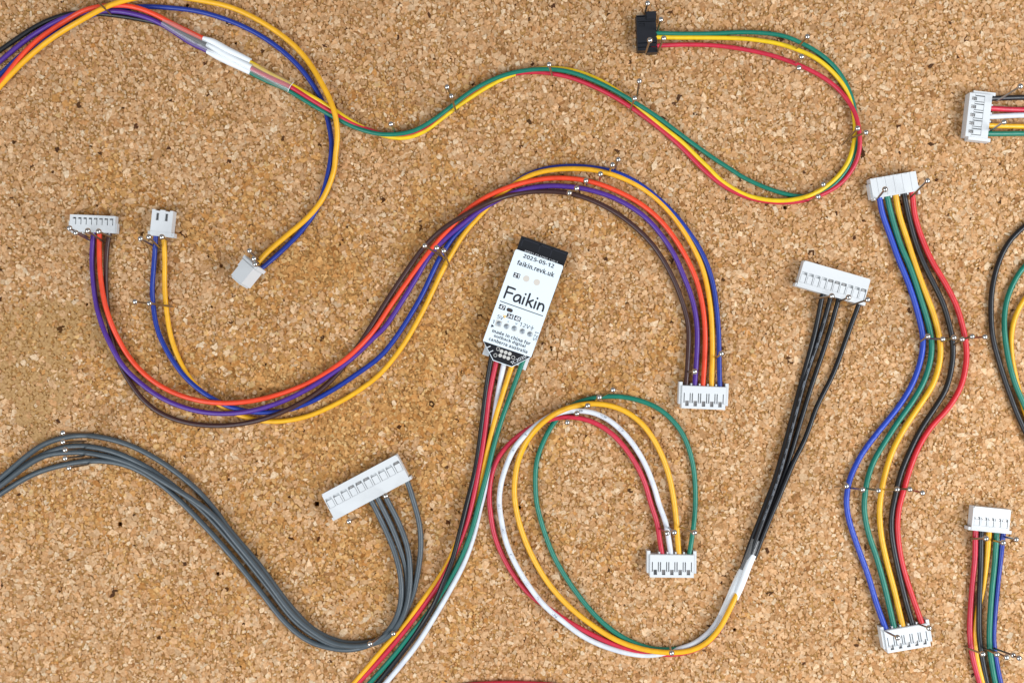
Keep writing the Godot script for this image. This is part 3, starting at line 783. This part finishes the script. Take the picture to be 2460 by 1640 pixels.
		for p in way(s, 0.0, 1.5, 1):
			line.append(Vector3(p.x * k, -p.y * k, 0) * MM)
		var stroke := part("lettering", tube(line, [2.4 * k], 12), ink, main)
		stroke.scale = Vector3(1, 1, 0.06)
		stroke.position.z = zb * MM
		for e in [line[0], line[line.size() - 1]]:
			var dot := part("lettering", ball(2.4 * k, 6, 12), ink, stroke)
			dot.position = e
	part("lettering", relief([[3.5 * k, 165.0 * k, 113 * k, 167.0 * k, z]], zb - 0.1), ink, main)
	for q in [["21", 21, 95], ["47", 13.5, 178.3], ["34", 38.4, 192.4], ["48", 57.2, 192]]:
		var block := part("number_block", relief([[(q[1] - 8) * k, (q[2] - 5.8) * k, (q[1] + 8) * k, (q[2] + 5.8) * k, z]], zb - 0.1), ink, main)
		letters(block, q[0], q[1] * k, q[2] * k, 12.5 * k, 8.6 * k, z + 0.012, mats["ink_white"], 0.0, true)
	for q in [[45.3, 94.6], [72, 94.4]]:
		part("test_pad", plate(round_rect((q[0] - 7.8) * k, (q[1] - 7.8) * k, (q[0] + 7.8) * k, (q[1] + 7.8) * k, 7.7 * k, 8), zb - 0.1, z), mats["pad"], main)
	var slot := part("slot", plate(round_rect(25 * k, 174.5 * k, 40.5 * k, 183.5 * k, 4.4 * k, 6), zb - 0.1, z), ink, main)
	part("slot_floor", plate(round_rect(27.5 * k, 176.4 * k, 38 * k, 181.6 * k, 2.5 * k, 6), zb - 0.05, z + 0.008), mats["slot_brown"], slot)
	letters(main, "5V", 17.5 * k, 203 * k, 15.5 * k, 9.2 * k, z, ink)
	part("lettering", plate(PackedVector2Array([Vector2(20.5, 195) * k, Vector2(30.5, 194) * k, Vector2(28, 203) * k]), zb - 0.1, z - 0.004), mats["ink_tan"], main)
	letters(main, "1", 4.8 * k, 218.0 * k, 4.2 * k, 8.6 * k, z, ink)
	part("lettering", plate(PackedVector2Array([Vector2(3.2, 224.5) * k, Vector2(11, 228.7) * k, Vector2(3.2, 233) * k]), zb - 0.1, z), ink, main)
	letters(main, "12V", 79.5 * k, 202.0 * k, 25 * k, 9.4 * k, z, ink)
	letters(main, "^", 38.4 * k, 206.2 * k, 4.4 * k, 3.2 * k, z, ink)
	letters(main, "v", 58.9 * k, 204.6 * k, 5.4 * k, 5.0 * k, z, ink)
	for q in [[97.2, 195.5, 98.4, 203.0], [93.0, 200.4, 102.6, 201.6], [94.6, 203.4, 101, 204.5], [96.2, 206.2, 99.4, 207.3]]:
		part("lettering", relief([[q[0] * k, q[1] * k, q[2] * k, q[3] * k, z]], zb - 0.1), ink, main)
	letters(main, "S21", 112.8 * k, 217.8 * k, 20.5 * k, 8.6 * k, z, ink, -90.0)
	letters(main, "made in china for", 58.2 * k, 238.4 * k, 97 * k, 8.6 * k, z, ink, 0.0, true)
	letters(main, "outback digital", 57.5 * k, 249.6 * k, 80 * k, 9.8 * k, z, ink, 0.0, true)
	letters(main, "canberra australia", 57.5 * k, 259.6 * k, 98 * k, 8.4 * k, z, ink, 0.0, true)
	var n := 0
	for q in [[18, 218], [38.4, 217.9], [58, 217.2], [77.9, 217], [97.6, 216.8]]:
		var rr := 8.0 if n == 0 else 7.4
		var joint := part("solder_joint", plate(round_rect((q[0] - rr) * k, (q[1] - rr) * k, (q[0] + rr) * k, (q[1] + rr) * k, (2.4 if n == 0 else rr - 0.1) * k, 8), zb - 0.1, z), mats["via"], main)
		var bump := part("solder_bump", ball(6.0 * k, 10, 18, 0.3), mats["solder"], joint)
		bump.position = Vector3((q[0] + 0.8 * cos(n * 2.0)) * k, -(q[1] + 0.8 * sin(n * 2.0)) * k, zb - 0.02) * MM
		bump.basis = Basis(Vector3.RIGHT, PI / 2)
		n += 1
	for q in [[37.4, 276.2, 1], [36.3, 292.6, 1], [78.5, 283.4, 1], [47.2, 278.5, 0], [57.5, 278.1, 0], [67.6, 277.8, 0], [47.6, 289, 0], [58, 288.8, 0], [68, 289, 0]]:
		var ring := part("pad_ring", plate(round_rect((q[0] - 4.5) * k, (q[1] - 4.5) * k, (q[0] + 4.5) * k, (q[1] + 4.5) * k, 4.45 * k, 6), zb - 0.1, z + 0.012), mats["via"], main)
		var rr := 3.3 if q[2] == 1 else 3.7
		part("pad_hole" if q[2] == 1 else "pad_face", plate(round_rect((q[0] - rr) * k, (q[1] - rr) * k, (q[0] + rr) * k, (q[1] + rr) * k, (rr - 0.05) * k, 6), zb - 0.05, z + 0.022), mats["ink_black"] if q[2] == 1 else mats["via"], ring)
	for q in [[14.5, 279], [24, 287]]:
		var tick := part("lettering", relief([[-5.0 * k, -0.9 * k, 5.0 * k, 0.9 * k, z + 0.012]], zb - 0.1), mats["ink_white"], main)
		tick.transform = Transform3D(Basis(Vector3.BACK, deg_to_rad(44)), Vector3(q[0] * k, -q[1] * k, 0) * MM)
	letters(main, "TC2030", 92.2 * k, 284.5 * k, 40 * k, 7.6 * k, z + 0.012, mats["ink_white"], -46.0)
	for q in 34:
		var u := 8.0 + fmod(q * 37.0, 105.0)
		var v: float = [52.0, 73.0, 112.0, 158.0, 171.0, 186.0, 229.0][q % 7] + fmod(q * 5.3, 4.0)
		part("board_speck", plate(round_rect((u - 0.7) * k, (v - 0.7) * k, (u + 0.7) * k, (v + 0.7) * k, 0.6 * k, 2), zb - 0.1, zb + 0.006), plain("speck", rgb(186, 200, 208), 0.5), main)

# ---------------------------------------------------------------- five thick wires between two connectors
func ribbon_of_five() -> void:
	var t := thing("wiring_harness", "thick blue, green, yellow, black and red wires snaking between two white five-way connectors", "wiring harness")
	var bl := wire(t, "bright_blue", [[2111, 462, 2.6], [2114, 479, 2.4], [2121, 515, 1.6], [2138.6, 564, 1.0], [2159.5, 623], [2180, 672], [2198, 724], [2212, 776.5], [2217.5, 804], [2218.7, 825], [2211.5, 870], [2191, 925.5], [2156, 981], [2110.7, 1037], [2072, 1089], [2044, 1145], [2035.7, 1183.5], [2034, 1210], [2041, 1252], [2062, 1315], [2086, 1381], [2107, 1451, 1.0], [2130, 1514, 2.3], [2136, 1534, 2.5]], 0.84)
	wire(t, "green", [[2130, 456, 2.6], [2132, 471, 2.4], [2142, 515, 1.6], [2163, 585, 1.0], [2187, 640.6], [2208, 703], [2229, 769.6], [2237, 804], [2239.5, 830], [2236, 866], [2221, 915], [2191, 967], [2156, 1016], [2124.6, 1065], [2100, 1107], [2084.5, 1152], [2077.5, 1201], [2077, 1225], [2086, 1277], [2107, 1339.5], [2128, 1416, 1.0], [2149, 1507, 2.3], [2154, 1526, 2.5]], 0.84)
	wire(t, "yellow", [[2151, 452, 2.6], [2152.5, 467, 2.4], [2161, 515, 1.6], [2180, 574, 1.0], [2198, 630], [2219, 689], [2243, 752], [2256, 801], [2260.6, 832], [2258.5, 870], [2243, 922], [2212, 971], [2177, 1023], [2145.5, 1082], [2126, 1141.7], [2116.6, 1194], [2113.5, 1225], [2117.6, 1284], [2131.6, 1350], [2149, 1416, 1.0], [2170, 1505, 2.3], [2175, 1524, 2.5]], 0.84)
	wire(t, "black", [[2171, 450, 2.6], [2173, 466, 2.4], [2182, 511.6, 1.6], [2198, 574, 1.0], [2219, 630], [2243, 679], [2267.6, 731], [2285, 794], [2290, 825], [2289, 870], [2274.5, 932.5], [2243, 985], [2212, 1032], [2184, 1089], [2163, 1141.7], [2151, 1194], [2143, 1235], [2143, 1284], [2156, 1357], [2177, 1444, 1.2], [2194, 1503, 2.3], [2198, 1520, 2.5]], 0.84)
	wire(t, "red", [[2190, 447, 2.6], [2192.6, 463, 2.4], [2198, 515, 1.6], [2215, 571, 1.0], [2239.7, 626.6], [2271, 679], [2299, 734.7], [2316, 794], [2322, 828], [2322.5, 870], [2309, 929], [2278, 981], [2236, 1027], [2205, 1079], [2184, 1134.7], [2168, 1190.5], [2160, 1222], [2157, 1275], [2166.5, 1346.4], [2187, 1416, 1.2], [2212, 1487, 2.3], [2219, 1508, 2.5]], 0.84)
	for q in [[2050, 1280], [2062, 1313], [2074, 1346], [2086, 1381], [2095, 1412], [2112, 1037], [2090, 1064], [2073, 1089]]:
		print_on(t, bl, q[0], q[1], "AWM 1007", 3.0, plain("ink_blue", rgb(92, 116, 200), 0.6), 0.84)
	# upper connector seen from its smooth side, wires leaving below
	var r := [[-6.9, -3.0, 6.9, 2.95, 4.8], [6.9, -3.0, 7.35, 1.5, 4.0], [-7.5, -3.9, -6.9, -1.4, 3.6]]
	for k in 5:
		var u := (k - 2) * 2.5
		r.append([u - 0.05, -2.5, u + 0.06, 2.95, 4.68])
		r.append([u + 1.12, -3.5, u + 1.5, -3.0, 3.8])
		r.append([u + 0.9, 2.7, u + 1.6, 2.95, 4.65])
	housing(t, "connector_housing", r, mats["nylon"], 2150, 443.5, 170.2, 4.8)
	latch_housing(t, 2180.5, 1532, -9.6, [true, true, true, true, true])

# ---------------------------------------------------------------- what runs off the right and lower edges
func edge_harnesses() -> void:
	var t := thing("wiring_harness", "five wires leaving a white connector to pass beyond the board's edge, black one looping back", "wiring harness")
	wire(t, "black", [[2370, 237, 2.4], [2386, 236, 2.3], [2420, 235, 1.8], [2460, 234, 1.2], [2530, 240, 1.0], [2590, 290], [2600, 380, 1.0], [2560, 460], [2500, 513], [2460, 545.5], [2425, 581], [2399, 633], [2384.5, 695], [2382, 754], [2386.5, 812], [2405, 881], [2428, 949], [2448, 1001], [2480, 1070]], 0.80)
	wire(t, "crimson", [[2366, 260, 2.4], [2383, 260, 2.3], [2420, 262.5, 1.8], [2460, 263.5, 1.2], [2540, 268], [2640, 300], [2700, 380]], 0.80)
	wire(t, "white", [[2364, 281, 2.4], [2381, 280, 2.3], [2420, 278, 2.0], [2460, 276.5, 1.8], [2540, 280], [2640, 320], [2700, 400]], 0.80)
	wire(t, "yellow", [[2362, 301, 2.4], [2379, 301, 2.3], [2420, 303, 1.6], [2460, 303.5, 1.2], [2530, 312], [2595, 380, 0.8], [2590, 500], [2530, 630], [2490, 684], [2460, 721], [2439, 763.5], [2430.5, 809], [2432, 855], [2440, 900, 0.75], [2462, 985, 0.75], [2490, 1060]], 0.74)
	wire(t, "green", [[2360, 321, 2.4], [2377, 320.8, 2.3], [2420, 321, 1.6], [2460, 320.6, 1.2], [2520, 330], [2570, 400, 2.2], [2560, 520], [2500, 605, 1.2], [2460, 641.5], [2434.5, 682, 0.9], [2418, 728], [2413.5, 780], [2420, 842, 1.6], [2436, 910, 2.2], [2460, 968.5, 2.2], [2495, 1050, 2.0]], 0.80)
	latch_housing(t, 2353.5, 277.5, 96.4, [true, true, true, true, true])
	t = thing("wiring_harness", "flat bundle of crimson, black, yellow, green and blue wires hanging from five-window white connector", "wiring harness")
	wire(t, "crimson", [[2345, 1270, 2.4], [2344, 1291, 2.2], [2343.5, 1340, 1.2], [2337.5, 1402, 1.0], [2332.5, 1465], [2330.5, 1521], [2335.5, 1566], [2347, 1615], [2360, 1655]], 0.80)
	wire(t, "yellow", [[2378, 1272, 2.4], [2376, 1292, 2.2], [2371, 1350, 0.9], [2362, 1416, 0.8], [2350, 1465, 0.75], [2344, 1520], [2346, 1572], [2354, 1611], [2366, 1655]], 0.80)
	wire(t, "black", [[2359, 1271, 2.4], [2358, 1291, 2.2], [2357.5, 1346, 1.6], [2355, 1409, 2.3], [2353, 1472, 2.3], [2353.5, 1528, 1.6], [2360, 1576.5, 1.1], [2369, 1625], [2377, 1660]], 0.80)
	wire(t, "blue", [[2411, 1278, 2.4], [2409, 1300, 2.2], [2405.5, 1335, 1.2], [2400, 1381, 0.9], [2394, 1440], [2389, 1496], [2388, 1541], [2395, 1592], [2406, 1645], [2412, 1665]], 0.80)
	wire(t, "green", [[2396, 1275, 2.4], [2394.5, 1296, 2.2], [2391, 1350, 1.8], [2384, 1416, 2.0], [2379, 1486, 2.0], [2377.5, 1541, 1.8], [2382, 1583, 1.4], [2391, 1635, 1.0], [2398, 1660]], 0.80)
	window_housing(t, 5, 2.08, 11.2, 7.2, 4.6, -2.0, -0.2, 0.85, 2382.5, 1249, 185.7, [0, 1, 2, 3, 4])
	var lone := wire_alone([[1060, 1668, 0.85], [1115, 1647], [1170, 1642], [1225, 1640.8, 0.85], [1285, 1642.5], [1345, 1648], [1400, 1668, 0.85]])
	tag(lone, "single crimson wire just showing at the lower edge of the board", "wire")

func wire_alone(points: Array) -> MeshInstance3D:
	return part("loose_wire", tube(to_board(way(points)), [0.78]), mats["pvc_crimson"], self)

# ---------------------------------------------------------------- pins
func pins() -> void:
	pin_head = ball(0.82)
	pin_shaft = tube(PackedVector3Array([Vector3(0, -0.0005, 0), Vector3(0, -0.012, 0), Vector3(0, -0.0155, 0.0)]), [0.31, 0.31, 0.22], 8)
	pin(213, -16, 272, 40, "pin leaning out above the top edge, over the yellow and purple wires")
	# eight-way connector
	pin(166, 548, 215, 572, "pin at the lower corner of the eight-way connector")
	pin(181, 559, 216, 578, "pin just below the lower corner pin of the eight-way connector")
	pin(210, 554, 252, 584, "pin beside the purple wire at the eight-way connector")
	pin(236, 555.7, 275, 574, "pin on the orange wire at the eight-way connector")
	# two-way connector
	pin(337, 573, 368, 591, "pin standing clear of the two-way connector, pointing at its blue wire")
	pin(357, 569, 387, 601, "pin on the flange of the two-way connector beside the blue wire")
	pin(388, 569, 414, 582, "pin on the two-way connector directly above its yellow wire")
	pin(324, 724.5, 395, 733, "outer pin of two lying across the blue and yellow wires")
	pin(358, 728.5, 418, 737, "pin on the blue wire where two cross the blue and yellow pair")
	# tilted two-way connector
	pin(599, 602, 628, 630, "outermost of three pins at the tilted two-way connector")
	pin(609.6, 621, 624, 636, "middle pin of three at the tilted two-way connector")
	pin(612.7, 634, 624, 643, "pin touching the flange of the tilted two-way connector")
	# wavy three-wire run
	pin(939, 298, 950, 318, "pin in the first dip of the green, crimson and yellow run")
	pin(1074, 209, 1091, 248, "upper pin of two on the rising green wire")
	pin(1084, 231, 1096, 271, "lower pin of two on the rising green wire")
	pin(1319, 155, 1327, 182, "pin at the crest of the green, crimson and yellow run")
	pin(1536, 195, 1530, 236, "tall pin standing above the green wire past the crest")
	pin(1525, 236, 1512.5, 268, "pin on the green and crimson wires past the crest")
	# black plug
	pin(1556, 8, 1549, 32, "pin above the black plug at the top edge")
	pin(1588, 47, 1579, 78, "pin beside the black plug above its green wire")
	pin(1561.6, 96.4, 1549, 134, "pin standing in front of the black plug", 19.0)
	pin(1595, 92, 1578, 130, "pin on the yellow wire beside the black plug")
	# right loop
	pin(1940, 88, 1912, 119, "pin above the green wire on the loop from the black plug")
	pin(1926, 136, 1910, 153, "pin below the yellow wire on the loop from the black plug")
	pin(1919.6, 163, 1898, 175, "pin on the crimson wire on the loop from the black plug")
	pin(2061, 308, 2022, 350, "pin on the crimson wire at the far bend of the loop")
	pin(2081, 318, 2045, 332, "pin just outside the far bend of the loop")
	pin(1978, 442.5, 1950, 462, "pin inside the bottom of the loop beside the yellow wire")
	pin(1966, 472, 1940, 486, "pin on the crimson wire at the bottom of the loop")
	# crest of the arch
	pin(1485.6, 383, 1477, 409, "topmost pin at the crest of the five-colour arch")
	pin(1471.5, 395.5, 1464, 413, "pin above the blue wire at the crest of the arch")
	pin(1442.6, 418, 1441, 434, "pin on the yellow wire at the crest of the arch")
	pin(1408, 433.6, 1410, 445, "pin on the orange wire at the crest of the arch")
	pin(1385.7, 452, 1389, 464, "pin on the purple wire at the crest of the arch")
	pin(1368, 463, 1369, 481, "pin on the brown wire at the crest of the arch")
	# lower flank of the arch
	pin(1020, 590, 1067, 620, "pin at the brown wire where the arch begins to rise")
	pin(1049, 595, 1069, 625, "pin on the purple wire where the arch begins to rise")
	pin(1065.7, 602, 1081, 642, "pin on the blue wire where the arch begins to rise")
	pin(1669.4, 892, 1651, 893, "pale pin on the purple wire above the arch's five-way connector")
	pin(1733.4, 849, 1722, 860, "pin on the blue wire above the arch's five-way connector")
	# loop with four black tails
	pin(1473, 936, 1440, 955, "pin standing clear above the top of the green loop")
	pin(1440, 953.6, 1428, 963, "pin on the green wire at the top of the loop")
	pin(1412, 974, 1402, 979, "pin on the yellow wire at the top of the loop", 12.0)
	pin(1386, 993, 1381, 997, "white-looking pin on the white wire at the top of the loop", 9.0)
	pin(1363, 1014, 1359, 1007, "pin just inside the crimson wire at the top of the loop", 12.0)
	pin(1602.7, 1279.7, 1585, 1269, "pin on the white wire above the four-wire connector")
	pin(1620, 1278, 1606, 1266, "pin between the white and yellow wires above the four-wire connector")
	pin(1668.7, 1278.7, 1632, 1264, "pin on the green wire above the four-wire connector")
	pin(1614, 1568, 1607, 1543, "pin at the bottom of the loop where the wires gather")
	pin(1999, 710.6, 1955, 718, "first pin on the ten-way connector of the black tails, above them")
	pin(2039, 714, 2012, 726, "middle pin on the ten-way connector of the black tails")
	pin(2085, 719.4, 2030, 738, "pin at the corner of the ten-way connector of the black tails")
	# thick ribbon
	pin(2127, 454.6, 2104, 482, "pin lying across the face of the smooth five-way connector", 19.0)
	pin(2228.8, 433.8, 2179, 483, "long pin beside the smooth five-way connector, over the red wire", 19.0)
	var names := ["blue", "green", "yellow", "black", "red"]
	pin(2230, 807.7, 2208, 823, "pin between the thick blue and green wires, upper row")
	pin(2266, 814, 2222, 813, "pin between the thick yellow and black wires, upper row")
	pin(2292.6, 810.5, 2262, 822, "pin on the thick black wire, upper row")
	pin(2312, 814.6, 2290, 830, "pin against the thick red wire on its black side, upper row")
	pin(2336, 807.7, 2305, 818, "pin just past the thick red wire, upper row")
	pin(2367, 808.7, 2328, 812, "outermost pin of the upper row, beside the looping black wire")
	pin(2034, 1166.8, 2005, 1169, "pin on the thick blue wire, lower row")
	pin(2073, 1175.5, 2044, 1172, "pin on the thick green wire, lower row")
	pin(2110.7, 1177.6, 2082, 1173, "pin before the thick yellow wire, lower row")
	pin(2156, 1174.8, 2122, 1176, "pin on the thick black wire, lower row")
	pin(2186.7, 1174.8, 2158, 1174, "pin just past the thick red wire, lower row")
	pin(2217, 1183.5, 2187, 1176, "outermost pin of the lower row on bare cork")
	pin(2157, 1531, 2120, 1512, "pin lying across the face of the ribbon's latched connector", 19.0)
	pin(2232.7, 1508, 2199, 1496, "pin at the upper corner of the ribbon's latched connector", 19.0)
	# edge connectors
	pin(2452, 207, 2380, 253, "long pin crossing the black wire at the edge connector", 20.0)
	pin(2412.5, 293, 2377, 316, "pin on the yellow wire at the edge connector")
	pin(2369.6, 1293, 2330, 1294, "pin on the black wire below the five-window connector")
	pin(2411, 1303, 2382, 1297, "pin on the blue wire below the five-window connector")
	pin(2442, 1295, 2412, 1289, "pin beyond the flange of the five-window connector")
	pin(2362, 1570.5, 2318, 1554, "pin on the black wire low in the hanging bundle")
	pin(2396, 1571, 2361, 1555, "pin on the blue wire low in the hanging bundle")
	pin(2419, 1578, 2372, 1556, "pin just past the blue wire low beside the hanging bundle")
	pin(2434.7, 1573, 2383, 1555, "small pin set behind two others low beside the hanging bundle", 12.0)
	pin(2449, 1580, 2389, 1556, "outermost pin low beside the hanging bundle")
	# grey harness
	pin(150.6, 1039, 228, 1040, "topmost pin of five on the grey wires")
	pin(150.6, 1061, 208, 1059, "second pin from the top of five on the grey wires")
	pin(156, 1080, 206, 1077, "middle pin of five on the grey wires")
	pin(156, 1100.5, 204, 1094, "pin above the lowest grey wire, fourth of five")
	pin(165.6, 1123.5, 214, 1115, "lowest pin of five, under the grey wires")
	pin(926.6, 1190.6, 941, 1190, "pin on the edge of the ten-way connector of the grey wires")
	pin(838, 1252, 856, 1243, "pin on bare cork below the ten-way connector of the grey wires", 12.0)
	pin(889, 1546, 926, 1518, "pin where the grey wires gather at their lowest bend")
	pin(944.6, 1521, 962, 1510, "pin half hidden between the grey and yellow wires", 4.5)
